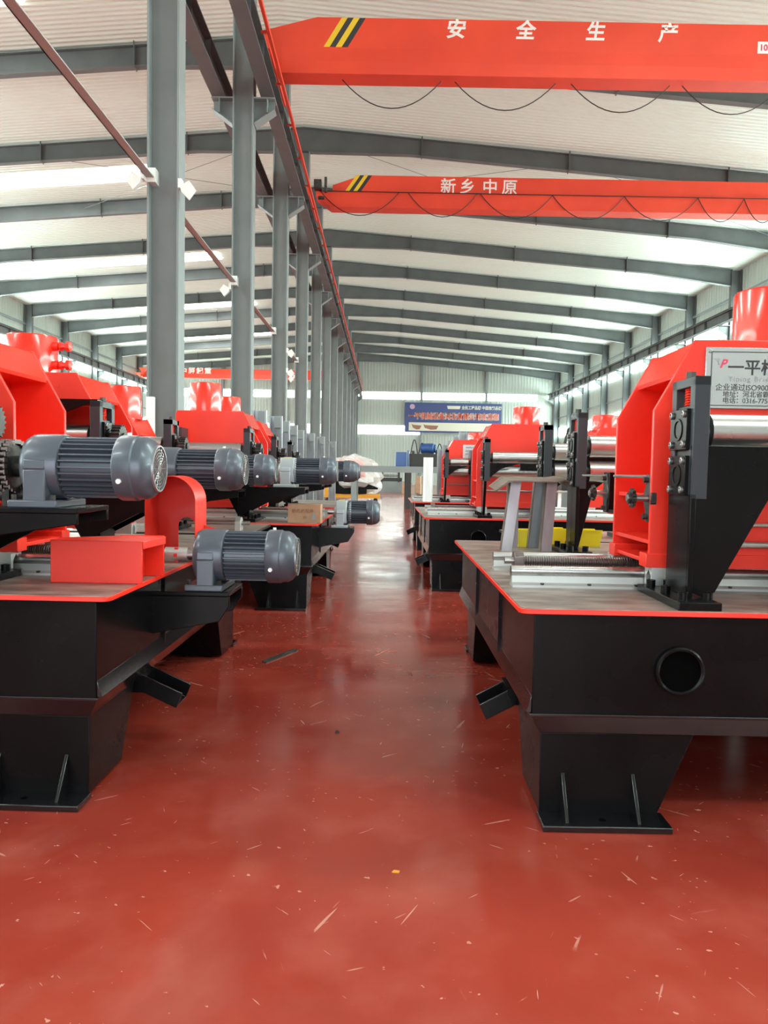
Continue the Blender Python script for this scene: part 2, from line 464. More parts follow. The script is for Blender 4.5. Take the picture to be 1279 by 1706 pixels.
# longitudinal ties between the columns at 5.6 m
for i in range(4):
    y0 = Y1 + BAY * (i - 1) + .2; y1 = Y1 + BAY * i - .2
    m = MB(); m.box(CX - .24, CX - .12, y0, y1, 5.56, 5.575); m.box(CX - .24, CX - .225, y0, y1, 5.56, 5.66)
    r = thing('tie_bar', ['angle steel tie bar running from top left to the nearest column',
                          'angle steel tie bar between the first and second aisle columns',
                          'angle steel tie bar between the second and third aisle columns',
                          'angle steel tie bar between the third and fourth aisle columns'][i], 'tie bar', (0, 0, 0), 0, 'tie bars between the columns', 'thing')
    m.build('bar', TIE, r, smooth=0)
    q = MB(); q.box(CX - .25, CX - .10, y1, y1 + .19, 5.50, 5.70); q.build('end_bracket', WHM, r, smooth=0)
    q = MB(); q.box(CX - .25, CX - .10, y0 - .19, y0, 5.50, 5.70); q.build('end_bracket', WHM, r, smooth=0)
# crossed bracing rods under the roof
RODL = ['roof bracing rod right of the aisle columns, rising away', 'roof bracing rod right of the aisle columns, crossing the first', 'roof bracing rod left of the aisle columns, running back to the right', 'roof bracing rod left of the aisle columns, running back to the left', 'roof bracing rod near the right wall, running back to the right', 'roof bracing rod near the right wall, running back to the left']
for n, (a, b) in enumerate((((-3.0, 29.3), (7, 35.3)), ((7, 29.3), (-3.0, 35.3)), ((-14, 29.3), (-4.2, 35.3)), ((-4.2, 29.3), (-14, 35.3)),
                            ((7, 29.3), (18, 35.3)), ((18, 29.3), (7, 35.3)))):
    m = MB(); m.cyl((a[0], a[1], ceil_z(a[0]) - .35), (b[0], b[1], ceil_z(b[0]) - .35), .012, 6)
    o = m.build('bracing_rod', STR)
    tag(o, 'thin ' + RODL[n], 'rod', 'crossed roof bracing rods')

# ================================================================== OVERHEAD CRANES
def crane(y, label, zt, xb, xl_end, mode, x_end, words, flip=False):
    r = thing('overhead_crane', label, 'crane', (0, y, 0), 0, 'red overhead cranes')
    zb = 10.36 if mode != 3 else 10.36
    zm = zb + (zt - zb) * .46
    if mode == 1:
        m = MB()
        out = [(xl_end, zt - .32), (xb, zt), (x_end, zt), (x_end, zm), (xl_end + .16, zm)]
        m.prism(out, 'y', 0, .5)
        m.build('girder_top', CRANE, r, smooth=0)
        m = MB()   # lower box, its face canted
        pro = [(0, zm), (.5, zm), (.5, zb), (-.02, zb), (-.02, zb + .28)]
        m.prism(pro, 'x', xl_end + .45, x_end)
        m.prism([(xl_end + .16, zm), (xl_end + .45, zm), (xl_end + .45, zb)], 'y', .0, .5)
        m.build('girder_box', CRANE, r, smooth=0)
    else:
        m = MB(); m.prism([(xl_end + .55, zt - .35), (xb, zt), (x_end, zt), (x_end, zm), (xl_end + .55, zm)], 'y', 0.15, .6); m.build('girder_top', CRANE, r, smooth=0)
        m = MB(); m.prism([(xl_end, zm), (x_end, zm), (x_end, zb), (xl_end + .5, zb), (xl_end, zb + .35)], 'y', 0, .6); m.build('girder_box', CRANE, r, smooth=0)
    # end trucks on the rails
    for xx in ((CX + .54, x_end - .45) if mode < 3 else (XL + 1.15, CX - .54)):
        m = MB(); m.box(xx - .12, xx + .12, -1.0, 1.6, CORB + .76, CORB + 1.02)
        for yy in (-.8, 1.4): m.cyl((xx - .06, yy, CORB + .80), (xx + .06, yy, CORB + .80), .14, 16)
        m.build('end_truck', [CRANE], r)
    # stripes
    if mode < 3:
        yf = -.004 if mode == 1 else .146
        for k in range(4):
            x0 = xb + (.15 if mode == 1 else -.60) + k * .135
            m = MB(); h0 = zm + .02; h1 = zt - .005
            m.prism([(x0, h0), (x0 + .135, h0), (x0 + .135 + .40, h1), (x0 + .40, h1)], 'y', yf, yf + .006)
            m.build('hazard_stripe', YELP if k % 2 == 0 else INK, r, smooth=0)
    return r, zb, zm
r, zb, zm = crane(17.6, 'nearest red overhead crane girder with white brush lettering and a 10t sign', 11.60, -1.70, -2.95, 1, 18.3, None)
for ch, px in zip('安全生产', (757, 868, 980, 1096)):
    X = (px - 640 - 8) / 1260 * 17.6 * 1.01
    text(ch, .44, WPR, r, 'letter', (X - .12, -.004, zm + .30), bold=.012, align='CENTER', shear=.12)
m = MB(); X = (1235 - 640) / 1260 * 17.6 * 1.01; m.box(X - .16, X + .16, -.012, -.003, zm + .04, zm + .30); sg = m.build('sign_plate', WPR, r, smooth=0)
text('10t', .19, PNK, sg, 'sign_text', (X, -.013, zm + .105), bold=.006, align='CENTER')
m = MB(); rb = 0
def festoon(r, y, z, pts, sag, rad=.012, name='festoon_cable'):
    for a, b in pts:
        path = []
        for k in range(15):
            t = k / 14; path.append((a + (b - a) * t, y, z - sag * 4 * t * (1 - t)))
        q = MB(); q.tube(path, rad, 6); q.build(name, RUB, r)
festoon(r, .25, zb, [((a - 640) / 1260 * 17.85, (b - 640) / 1260 * 17.85) for a, b in ((560, 720), (742, 905), (930, 1090), (1110, 1270), (1285, 1440))], .62)
r, zb, zm = crane(26.2, 'second red overhead crane, its girder lettered in white', 11.48, -.95, -2.5, 2, 18.3, None)
for ch, px in zip('新乡中原', (735, 766, 803, 835)):
    text(ch, .54, WPR, r, 'letter', ((px - 640) / 1260 * 26.4, .145, zm + .09), bold=.008, align='CENTER')
festoon(r, -.05, zm - .03, [((a - 640) / 1260 * 26.2, (b - 640) / 1260 * 26.2) for a, b in ((527, 655), (670, 782), (788, 905), (905, 1022), (1022, 1142), (1142, 1217), (1217, 1279), (1279, 1360))], .78, .014)
m = MB(); m.tube([(-2.4, -.06, zm - .02), (18, -.06, zm - .02)], .015, 6); m.build('cable_track', RUB, r)
m = MB(); m.box(-2.55, -2.3, -.3, 0, zm, zm + .28); m.box(-2.2, -2.12, -.25, -.1, zm - .1, zm + .38); m.cyl((-2.4, -.2, zm - .3), (-2.2, -.2, zm - .3), .06, 10); m.build('trolley_motor', DIRTY, r)
r, zb, zm = crane(75.6, 'far red overhead crane in the left-hand bay', 11.3, -24.6, -24.9, 3, -4.0, None)
text('中原起重', .7, WPR, r, 'letter', (-20.5, .145, zm + .02), bold=.02, space=1.3)

# ================================================================== MACHINES
def motor(root, sx, u0, v, z, box=False, bevel=0, L=.595, r=.139):
    """gear motor lying along u; u0 = gearbox end, fan end towards the aisle (smaller u)"""
    LS = L / .595
    U = lambda t: u0 - t * LS
    D = (-1, 0, 0)
    def lathe(prof, name, m, parent, n=36):
        q = MB(sx); q.lathe([(t * LS, rr) for t, rr in prof], (u0, v, z), D, n); return q.build(name, m, parent)
    k = r / .139
    body = lathe([(.17, .104 * k), (.44, .104 * k)], 'motor', MOT, root)
    q = MB(sx); nf = 30
    for i in range(nf):
        a = 2 * PI * i / nf; ca, sa = math.cos(a), math.sin(a); w = .0035
        ps = []
        for rr, ww in ((.100, w), (.129, w * .8)):
            for s in (-1, 1): ps.append((rr * k * ca - s * ww * sa, rr * k * sa + s * ww * ca))
        vs = [(U(t), v + p[0], z + p[1]) for t in (.185, .432) for p in ps]
        q.add(vs, [(0, 2, 3, 1), (4, 5, 7, 6), (0, 1, 5, 4), (2, 6, 7, 3), (0, 4, 6, 2), (1, 3, 7, 5)])
    q.build('cooling_fins', MOT, body, smooth=0)['kind'] = 'stuff'
    if box:
        q = MB(sx); q.prism([(v - .11, z - .12), (v + .11, z - .12), (v + .125, z + .05), (v + .08, z + .13), (v - .08, z + .13), (v - .125, z + .05)], 'x', U(.03), U(.17))
        q.lathe([(.16, .12 * k), (.18, .125 * k), (.19, .128 * k)], (u0, v, z), D, 32)
        q.lathe([(0, .06), (.04, .08)], (u0, v, z), D, 24)
        q.build('gear_housing', GEARB, body, bevel=.008)
        q = MB(sx); q.box(U(.06), U(.13), v - .05, v + .05, z + .129, z + .134); q.build('warning_label', YEL, body, smooth=0)
    else:
        lathe([(0, .07 * k), (.003, .108 * k), (.012, .125 * k), (.03, .135 * k), (.05, .138 * k), (.165, .138 * k), (.178, .134 * k), (.184, .12 * k)], 'gear_housing', MOT, body)
    q = MB(sx)
    q.box(U(.035), U(.135), v - .141, v + .141, z - .145, z - .012); q.prism([(v - .141, z - .012), (v - .137, z + .03), (v + .137, z + .03), (v + .141, z - .012)], 'x', U(.035), U(.135))
    q.box(U(-.03), U(.19), v - .15, v + .15, z - .17, z - .138)
    q.build('motor_foot', GEARB if box else MOT, body, bevel=.006)
    q = MB(sx)
    for t in (-.01, .165):
        for s in (-1, 1): q.cyl((U(t), v + s * .125, z - .14), (U(t), v + s * .125, z - .116), .012, 6)
    q.build('foot_bolts', DIRTY, body)
    lathe([(.425, .10 * k), (.425, .134 * k), (.435, .139 * k), (.505, .139 * k), (.512, .134 * k), (.545, .133 * k), (.57, .122 * k), (.588, .103 * k), (.594, .097 * k), (.588, .092 * k), (.588, .05)], 'fan_cover', MOT, body, 40)
    q = MB(sx); q.lathe([(.592 * LS, .099 * k), (.602 * LS, .099 * k), (.602 * LS, .092 * k), (.592 * LS, .092 * k)], (u0, v, z), D, 32, caps=False); q.build('grille_rim', GALV, body)
    q = MB(sx)
    for rr in (.083, .069, .055, .041, .027):
        q.lathe([(.592 * LS, rr * k), (.598 * LS, rr * k), (.598 * LS, (rr - .005) * k), (.592 * LS, (rr - .005) * k)], (u0, v, z), D, 28, caps=False)
    for i in range(16):
        a = 2 * PI * i / 16; q.tube([(U(.596), v + math.cos(a) * .015, z + math.sin(a) * .015), (U(.596), v + math.cos(a) * .095 * k, z + math.sin(a) * .095 * k)], .0022, 4)
    q.lathe([(.592 * LS, .018), (.60 * LS, .016)], (u0, v, z), D, 12)
    q.build('fan_grille', SCR, body)
    q = MB(sx); q.cyl((U(.46), v - .137 * k, z - .055), (U(.46), v - .125 * k, z - .055), .011, 8); q.cyl((U(.46), v, z + .13 * k), (U(.46), v, z + .15 * k), .009, 8); q.build('cover_screws', WHT, body)
    q = MB(sx); q.cyl((U(-.09), v, z), (U(.01), v, z), .028, 16); q.build('output_shaft', CHR, body)
    return body

def bed(root, sx, v0, v1, u0, u1, bevel=0, port=True, inset=.06, legs=True, chute=True, edge=None):
    # top plate, clipped near corner, red edge
    c = .035
    q = MB(sx); pts = [(u0 + c, v0), (u0 + c * .3, v0 + c * .3), (u0, v0 + c), (u0, v1), (u1, v1), (u1, v0)]
    q.prism(pts, 'z', .848, .868)
    pl = q.build('bed_plate', edge or RED, root, bevel=bevel * .6)
    q = MB(sx); e = .006; q.prism([(u0 + c + e * .4, v0 + e), (u0 + c * .3 + e, v0 + c * .3 + e), (u0 + e, v0 + c + e * .4), (u0 + e, v1 - e), (u1 - e, v1 - e), (u1 - e, v0 + e)], 'z', .866, .871)
    q.build('steel_surface', PLATE, pl, smooth=0)
    a = u0 + inset; b = u1 - .06; c0 = v0 + .02; c1 = v1 - .06
    q = MB(sx); q.box(a, b, c0, c1, .440, .848)
    bx = q.build('bed_frame', BLK, root, bevel=bevel)
    q = MB(sx); q.frustum((a - .004, b + .004, c0 - .004, c1 + .004), .440, (a + .04, b - .04, c0 + .035, c1 - .035), .355)
    q.box(a - .008, b + .008, c0 - .010, c1 + .008, .434, .446)
    q.prism([(a, .515), (a - .022, .446), (a, .446)], 'y', c0 + .004, c1)
    q.build('lower_channel', BLKG, bx, bevel=bevel * .5)
    if port:
        q = MB(sx); uc = a + .58
        prof = []
        q.lathe([(0, .082), (.022, .082), (.026, .090), (.022, .097), (0, .099)], (uc, c0 + .0, .63), (0, -1, 0), 36, caps=False)
        q.build('cable_port', BLK, bx)
        q = MB(sx); q.lathe([(0, .082), (.001, .082)], (uc, c0 - .0005, .63), (0, -1, 0), 30); q.build('port_hole', VOID, bx)
    for w in (.9, 1.9):
        if v0 + w < v1 - .2 and legs:
            q = MB(sx); q.box(a - .012, a, v0 + w, v0 + w + .012, .45, .848); q.build('side_rib', BLK, bx)
    if legs:
        n = 0
        for (uA, uB, uC, uD) in ((a + .045, a + .67, a + .05, a + .53), (b - .67, b - .045, b - .53, b - .05)):
            for (va, vb, vc, vd) in ((c0 + .04, c0 + .58, c0 + .04, c0 + .42), (c1 - .58, c1 - .04, c1 - .42, c1 - .04)):
                q = MB(sx); q.frustum((uC, uD, vc, vd), .02, (uA, uB, va, vb), .355)
                lg = q.build('leg', BLK, root, bevel=bevel)
                front = va < (v0 + v1) / 2; s = -1 if front else 1
                y0 = vc if front else vd
                q = MB(sx); ya, yb = sorted((y0 + s * .13, y0 - s * .01)); q.box(uC - .01, uD + .02, ya, yb, 0, .026)
                q.build('foot_plate', BLKG, lg, bevel=bevel)
                for uu in (uC + .085, uC + .37):
                    q = MB(sx); q.prism([(y0, .026), (y0 + s * .105, .026), (y0, .19)], 'x', uu, uu + .014); q.build('gusset', BLKG, lg, bevel=bevel * .5)
                q = MB(sx); uc = (uC + uD) / 2; q.cyl((uc, y0 + s * .07, .026), (uc, y0 + s * .07, .0275), .014, 14); q.build('bolt_hole', VOID, lg)
    if chute:
        q = MB(sx); cv = v0 + .72
        # channel section drawn across v, running down towards the aisle
        sec = [(-.085, .08), (-.075, .08), (-.075, .01), (.075, .01), (.075, .08), (.085, .08), (.085, 0), (-.085, 0)]
        A = Vector((a + .16, cv, .35)); B = Vector((a - (.16 if sx < 0 else .10), cv - .03, .22))
        d = (B - A).normalized(); sv = Vector((0, 1, 0)); nn = d.cross(sv).normalized()
        if nn.z < 0: nn = -nn
        vs = [A + sv * p[0] + nn * p[1] for p in sec] + [B + sv * p[0] + nn * p[1] for p in sec]
        n = 8; q.add(vs, [tuple(range(n)), tuple(range(2 * n - 1, n - 1, -1))] + [(i, (i + 1) % n, n + (i + 1) % n, n + i) for i in range(n)])
        q.build('chip_chute', BLKG, bx, bevel=bevel * .5)
        q = MB(sx); q.box(a + .0, a + .12, cv - .1, cv + .1, .29, .37); q.build('chute_bracket', BLK, bx)

def rails(root, sx, v0, u0, u1, bevel=0):
    for dv in (.60, 1.22):
        q = MB(sx); vv = v0 + dv
        q.prism([(vv - .045, .871), (vv + .045, .871), (vv + .045, .882), (vv + .022, .892), (vv + .012, .925), (vv - .012, .925), (vv - .022, .892), (vv - .045, .882)], 'x', u0, u1)
        sp = q.build('rail_support', ALU, root, smooth=0)
        q = MB(sx); q.cyl((u0 - .003, vv, .944), (u1 + .003, vv, .944), .025, 24); q.build('guide_shaft', CHR, sp)
        q = MB(sx); t = u0 + .14
        while t < u1: q.cyl((t, vv - .035, .878), (t, vv - .035, .892), .009, 8); t += .22
        q.build('rail_bolts', DIRTY, sp)
    # trapezoidal screw
    q = MB(sx); prof = []; t = 0; Ls = .95
    while t < Ls: prof += [(t, .021), (t + .003, .026), (t + .006, .026), (t + .009, .021)]; t += .012
    q.lathe(prof, (u0 + .11, v0 + .92, .955), (1, 0, 0), 18)
    sc = q.build('lead_screw', THR, root)
    q = MB(sx); q.prism([(v0 + .87, .871), (v0 + .97, .871), (v0 + .97, .98), (v0 + .945, 1.005), (v0 + .895, 1.005), (v0 + .87, .98)], 'x', u0 + .06, u0 + .11); q.build('bearing_block', THR, sc, bevel=.003)
    q = MB(sx); q.cyl((u0 + .015, v0 + .92, .955), (u0 + .06, v0 + .92, .955), .017, 12); q.build('screw_end', CHR, sc)

def gate(root, sx, v0, u0, cyl_top=2.29, bevel=0, w=.90, dv=.57, valve=False, top=2.02, cu=.20):
    t = .022
    out = [(0, 1.0), (0, top - .32), (.175, top), (w - .02, top), (w, top - .03), (w, 1.0)]
    out = [(u0 + a, b) for a, b in out]
    parts = []
    for k, vv in enumerate((v0, v0 + dv - t)):
        q = MB(sx); q.prism(out, 'y', vv, vv + t); ck = q.build('press_frame' if k == 0 else 'rear_cheek', RED, root, bevel=bevel); parts.append(ck)
        q = MB(sx)
        for s in (.30, .47, .64):
            q.lathe([(0, .011), (.004, .011)], (u0 + s, vv, top - .09), (0, -1, 0), 6)
        q.build('plug_screws', RED, ck)
    a, b = v0 + t, v0 + dv - t; fr = parts[0]
    q = MB(sx); q.box(u0 + .30, u0 + .32, a, b, 1.0, top - .012); q.build('side_web', RED, fr)
    q = MB(sx); q.prism([(u0 + .095, top - .152), (u0 + .172, top - .012), (u0 + .30, top - .012), (u0 + .30, top - .17), (u0 + .10, top - .17)], 'y', a, b); q.build('bevel_web', REDG, fr)
    q = MB(sx); q.box(u0 + .175, u0 + w - .02, a, b, top - .03, top - .012); q.build('top_web', RED, fr)
    q = MB(sx); q.box(u0 + w - .04, u0 + w - .02, a, b, 1.0, top - .03); q.build('side_web', RED, fr)
    for z, e in ((1.30, .02), (1.09, .01)):
        q = MB(sx); q.box(u0 + e, u0 + .30, a, b, z, z + .018); q.build('shelf_web', RED, fr)
    q = MB(sx); q.box(u0 - .015, u0 + w, v0 - .004, v0 + .09, .985, 1.05); q.box(u0 - .015, u0 + w, v0 + dv - .09, v0 + dv + .004, .985, 1.05); q.box(u0, u0 + w, a, b, 1.0, 1.02); q.build('base_rail', RED, fr, bevel=bevel)
    # slide blocks under the frame
    for vv in (v0 + .04, v0 + dv + .07):
        for uu in (u0 + .015, u0 + w - .14):
            q = MB(sx); q.prism([(vv - .05, .90), (vv - .05, .985), (vv + .05, .985), (vv + .05, .90), (vv + .03, .90), (vv + .027, .945), (vv, .972), (vv - .027, .945), (vv - .03, .90)], 'x', uu, uu + .12)
            q.build('slide_block', ALU, fr, smooth=0)
    uc = u0 + w / 2 + cu; vc = v0 + dv / 2
    q = MB(sx); q.lathe([(0, .185), (.03, .185), (.03, .172), (cyl_top - top + .02, .172), (cyl_top - top + .03, .166)], (uc, vc, top - .02), (0, 0, 1), 40)
    cy = q.build('hydraulic_cylinder', REDG, fr)
    if valve:
        for zz in (2.10, cyl_top - .06):
            q = MB(sx); q.cyl((uc - .16, vc - .03, zz), (uc - .205, vc - .03, zz), .03, 12)
            q.lathe([(0, .02), (.02, .035), (.04, .02), (.055, .02), (.06, .036), (.085, .036), (.09, .02)], (uc - .2, vc - .03, zz), (-1, 0, 0), 8)
            q.build('hose_fitting', RED, cy)
    return fr

def stand(root, sx, v, u=.64, rlen=.56, wing=True, gears=False, bevel=0, second=True, beam=False, slim=False, plain=False):
    """roll stand: bearing plate facing the aisle, wing, rollers along u"""
    # v = near edge of the upright plate
    ua, ub = u + .075, u + .14
    q = MB(sx)
    H0, H1 = 1.31, 1.815
    q.box(ua, ub, v, v + .05, H0, H1); q.box(ua, ub, v + .20, v + .25, H0, H1)
    q.box(ua, ub, v, v + .25, 1.775, H1); q.box(ua + .01, ub, v + .05, v + .20, H0, 1.70)
    hs = q.build('bearing_housing', BLK2, root, bevel=bevel)
    q = MB(sx)
    for (z0, z1) in ((1.325, 1.49), (1.515, 1.685)):
        uc = ua - .016; zc = (z0 + z1) / 2
        q.box(uc, ua + .01, v + .035, v + .215, z0, z1)
        q.lathe([(0, .048), (.004, .048), (.004, .036), (-.0, .036)], (uc, v + .125, zc), (-1, 0, 0), 24, caps=False)
    q.build('bearing_cap', BLK, hs, bevel=bevel * .7)
    for (z0, z1) in ((1.325, 1.49), (1.515, 1.685)):
        for zz in (z0 + .022, z1 - .022):
            for vv in (v + .06, v + .19):
                q = MB(sx); q.lathe([(0, .015), (.010, .015), (.011, .010), (.006, .008)], (ua - .016, vv, zz), (-1, 0, 0), 12); q.build('cap_screw', SCR, hs)
    # adjuster spring and nut
    q = MB(sx); path = []
    for k in range(85):
        a = k / 12 * 2 * PI; path.append((ua + .03 + math.cos(a) * .018, v + .125 + math.sin(a) * .022, 1.70 + .075 * k / 84))
    q.tube(path, .0042, 5); q.build('spring', RED, hs)
    q = MB(sx); q.cyl((ua + .03, v + .125, 1.69), (ua + .03, v + .125, 1.845), .010, 10); q.cyl((ua + .03, v + .125, H1), (ua + .03, v + .125, H1 + .03), .022, 6); q.build('adjuster_bolt', DIRTY, hs)
    # rollers
    for zc, nm in ((1.592, 'upper_roller'), (1.425, 'lower_roller')):
        q = MB(sx); r0 = ub + .035
        q.lathe([(0, .062), (.004, .077), (rlen - .004, .077), (rlen, .062)], (r0, v + .125, zc), (1, 0, 0), 36)
        ro = q.build(nm, CHR, root)
        q = MB(sx); q.cyl((ub - .01, v + .125, zc), (r0, v + .125, zc), .05, 18); q.cyl((r0 + rlen, v + .125, zc), (r0 + rlen + .05, v + .125, zc), .04, 16)
        q.build('roller_journal', DIRTY, ro)
    # far housing
    if second:
        q = MB(sx); u2 = ub + .035 + rlen + .035
        q.box(u2, u2 + .065, v, v + .25, .93, H1); q.box(u2 - .05, u2 + .12, v - .08, v + .34, .871, .905)
        q.build('rear_housing', BLK2, root, bevel=bevel)
    if wing:
        q = MB(sx)
        if not slim: q.box(ua + .0, ua + .022, v, v + .25, .905, H0 + .02)
        if plain: q.prism([(ua, .905), (ua + .05, .905), (ua + .14, 1.30), (ua + .43, 1.53), (ua, 1.53)], 'y', v + .10, v + .118)
        elif slim: q.prism([(ua, 1.30), (ua + .20, 1.46), (ua + .43, 1.53), (ua, 1.53)], 'y', v + .004, v + .022); q.prism([(v + .10, .905), (v + .22, .905), (v + .25, 1.31), (v, 1.31)], 'x', ua, ua + .03)
        else: q.prism([(ua, .93), (ua + .065, .905), (ua + .115, .925), (ua + .345, 1.36), (ua + .43, 1.53), (ua, 1.53)], 'y', v + .004, v + .022)
        if second: q.box(ua + .43, u2, v + .004, v + .022, 1.45, 1.53)
        wg = q.build('support_wing', BLK, root, bevel=bevel * .6)
        q = MB(sx); q.box(u - .01, u + .16, v - .14, v + .37, .871, .904); q.build('wing_foot', BLK, wg, bevel=bevel)
        q = MB(sx)
        for uu, vv in ((u + .025, v + .29), (u + .10, v + .29), (u + .03, v - .07), (u + .13, v - .07), (u + .025, v + .11)):
            q = MB(sx); q.lathe([(0, .020), (.031, .020), (.031, .011), (.02, .011)], (uu, vv, .904), (0, 0, 1), 16); q.build('foot_screw', BLK, wg)
    if beam:
        q = MB(sx); q.box(ua + .02, ub + .035 + rlen + .04, v + .01, v + .24, 1.80, 1.825); q.prism([(ua + .07, 1.80), (ua + .6, 1.80), (ua + .6, 1.70), (ua + .35, 1.69)], 'y', v + .005, v + .02)
        q.build('top_beam', BLK, root, bevel=bevel)
    if gears:
        for zc in (1.592, 1.425):
            q = MB(sx); q.gear((ua - .075, v + .125, zc), 'x', .082, .055, 20, .14); q.cyl((ua - .115, v + .125, zc), (ua, v + .125, zc), .03, 14)
            q.build('drive_gear', DIRTY, root)
    return hs

def sprocket_drive(root, sx, v, z, u, big=True):
    q = MB(sx)
    for du in (0, .035): q.gear((u + du, v, z), 'x', .105, .012, 22, .14)
    q.cyl((u - .05, v, z), (u + .08, v, z), .045, 20); sp = q.build('sprocket', DIRTY, root)
    q = MB(sx)
    for k in range(26):
        a = 2 * PI * k / 26; c = (v + math.cos(a) * .105, z + math.sin(a) * .105)
        for du in (0, .035): q.cyl((u + du - .014, c[0], c[1]), (u + du + .014, c[0], c[1]), .010, 6); q.box(u + du - .016, u + du - .011, c[0] - .013, c[0] + .013, c[1] - .009, c[1] + .009)
    q.build('roller_chain', THR, sp)
    q = MB(sx); q.box(u + .0, u + .03, v - .05, v + .12, z - .17, z - .10); q.cyl((u - .05, v + .05, z - .12), (u + .08, v + .05, z - .12), .035, 12); q.gear((u + .01, v + .05, z - .12), 'x', .06, .012, 14, .16)
    q.build('chain_tensioner', DIRTY, sp)

def motor_shelf(root, sx, v, top, u0=.13, u1=.80, depth=.34, bevel=0, low=False):
    q = MB(sx)
    if low:
        q.prism([(u0, top - .022), (u0, top - .07), (u0 + .05, top - .15), (u1, top - .22), (u1, top - .022)], 'y', v, v + .02)
        q.prism([(u0, top - .022), (u0, top - .07), (u0 + .05, top - .15), (u1, top - .22), (u1, top - .022)], 'y', v + depth - .02, v + depth)
        q.box(u0, u1, v, v + depth, top - .022, top)
    else:
        pr = [(u0, top - .02), (u0, top - .065), (u0 + .32, top - .115), (u1, top - .30), (u1, top - .02)]
        q.prism(pr, 'y', v, v + .02); q.prism(pr, 'y', v + depth - .02, v + depth); q.box(u0 - .0, u1, v - .004, v + depth + .004, top - .022, top)
    return q.build('motor_bracket', BLK, root, bevel=bevel)

def tensioner(root, sx, u, v, z):
    q = MB(sx); q.prism([(v - .025, z - .11), (v + .025, z - .11), (v + .03, z - .055), (v + .055, z - .02), (v + .055, z + .02), (v + .03, z + .055), (v + .025, z + .11), (v - .025, z + .11), (v - .03, z + .055), (v - .055, z + .02), (v - .055, z - .02), (v - .03, z - .055)], 'x', u - .035, u - .01)
    fl = q.build('flange_bearing', DIRTY, root, bevel=.003)
    q = MB(sx); q.box(u - .01, u + .03, v - .03, v + .03, z - .12, z + .12); q.build('mounting_block', RED, fl)
    q = MB(sx); q.cyl((u - .13, v, z), (u + .03, v, z), .016, 16); q.build('idler_shaft', CHR, fl)
    q = MB(sx); q.gear((u - .105, v, z), 'x', .046, .014, 11, .24); q.cyl((u - .125, v, z), (u - .09, v, z), .026, 12); q.build('idler_sprocket', DIRTY, fl)
    q = MB(sx)
    for s in (-.085, .085): q.cyl((u - .055, v, z + s), (u - .035, v, z + s), .014, 6)
    q.build('flange_bolts', DIRTY, fl)
    q = MB(sx); q.cyl((u - .04, v + .02, z + .1), (u - .04, v + .5, z + .1), .008, 8); q.build('tie_rod', CHR, fl)

# ---- right-hand row
BV = .004
R1 = thing('roll_forming_machine', 'nearest right-hand machine: red press with silver name plate on a black bed', 'machine', (.545, 2.965, 0), -.006, 'roll forming machines')
bed(R1, 1, 0, 3.0, 0, 2.9, BV)
rails(R1, 1, 0, .06, 2.6)
gate(R1, 1, .48, .665, bevel=BV)
stand(R1, 1, .15, bevel=.003)
stand(R1, 1, 2.06, bevel=.003, plain=True)
tensioner(R1, 1, .70, .53, 1.30)
tensioner(R1, 1, .76, 1.42, 1.30)
q = MB(); q.box(.73, .78, 1.08, 1.45, 1.19, 1.21); q.box(.73, .78, 1.36, 1.48, 1.19, 1.42); q.build('idler_arm', BLK, R1, bevel=.003)
for zz in (1.10, 1.19):
    q = MB(); q.cyl((.75, .44, zz), (2.1, .44, zz), .010 if zz > 1.15 else .016, 12); q.build('tie_rod', CHR, R1)
# name plate on the press
q = MB(); x0 = .885; x1 = x0 + .62; q.box(x0, x1, .469, .479, 1.712, 1.985); npl = q.build('name_plate', SATIN, R1, bevel=.002)
q = MB(); a, b, c, d = x0 + .024, x1 - .024, 1.712 + .012, 1.985 - .022
for bb in ((a, b, d, d + .0035), (a, b, c, c + .0035), (a, a + .0035, c, d), (b - .0035, b, c, d)): q.box(bb[0], bb[1], .4675, .469, bb[2], bb[3])
q.build('plate_border', INK, npl, smooth=0)
yf = .4688
text('一平桥架设备', .074, INK, npl, 'plate_letters', (x0 + .098, yf, 1.870), bold=.0012, space=1.02)
text('Yiping Bridge Equipment', .032, GRY, npl, 'plate_letters', (x0 + .103, yf, 1.835), space=1.25)
text('企业通过ISO9001认证  专业', .034, INK, npl, 'plate_letters', (x0 + .046, yf, 1.795))
text('地址：河北省霸州市106', .030, INK, npl, 'plate_letters', (x0 + .080, yf, 1.766))
text('电话：0316-7751222', .030, INK, npl, 'plate_letters', (x0 + .080, yf, 1.738))
text('Y', .042, GRY, npl, 'plate_letters', (x0 + .046, yf, 1.906), shear=-.3)
text('P', .052, PNK, npl, 'plate_letters', (x0 + .062, yf, 1.895), bold=.0015, shear=.35)
q = MB(); q.lathe([(0, .009), (.004, .006)], (x0 + .018, .469, 1.968), (0, -1, 0), 12); q.build('plate_rivet', CHR, npl)

def small_bed(name, label, ox, oy, sx, rot, w=1.9, **k):
    r = thing(name, label, 'machine', (ox, oy, 0), rot, 'roll forming machines')
    bed(r, sx, 0, 1.15, 0, w, 0, port=False, inset=.5, chute=False, edge=DRK)
    return r
R1b = small_bed('roll_stand', 'black roll stand behind the near right bed, between it and the next machine', 1.10, 6.05, 1, 0)
stand(R1b, 1, .3, u=.16, plain=True)

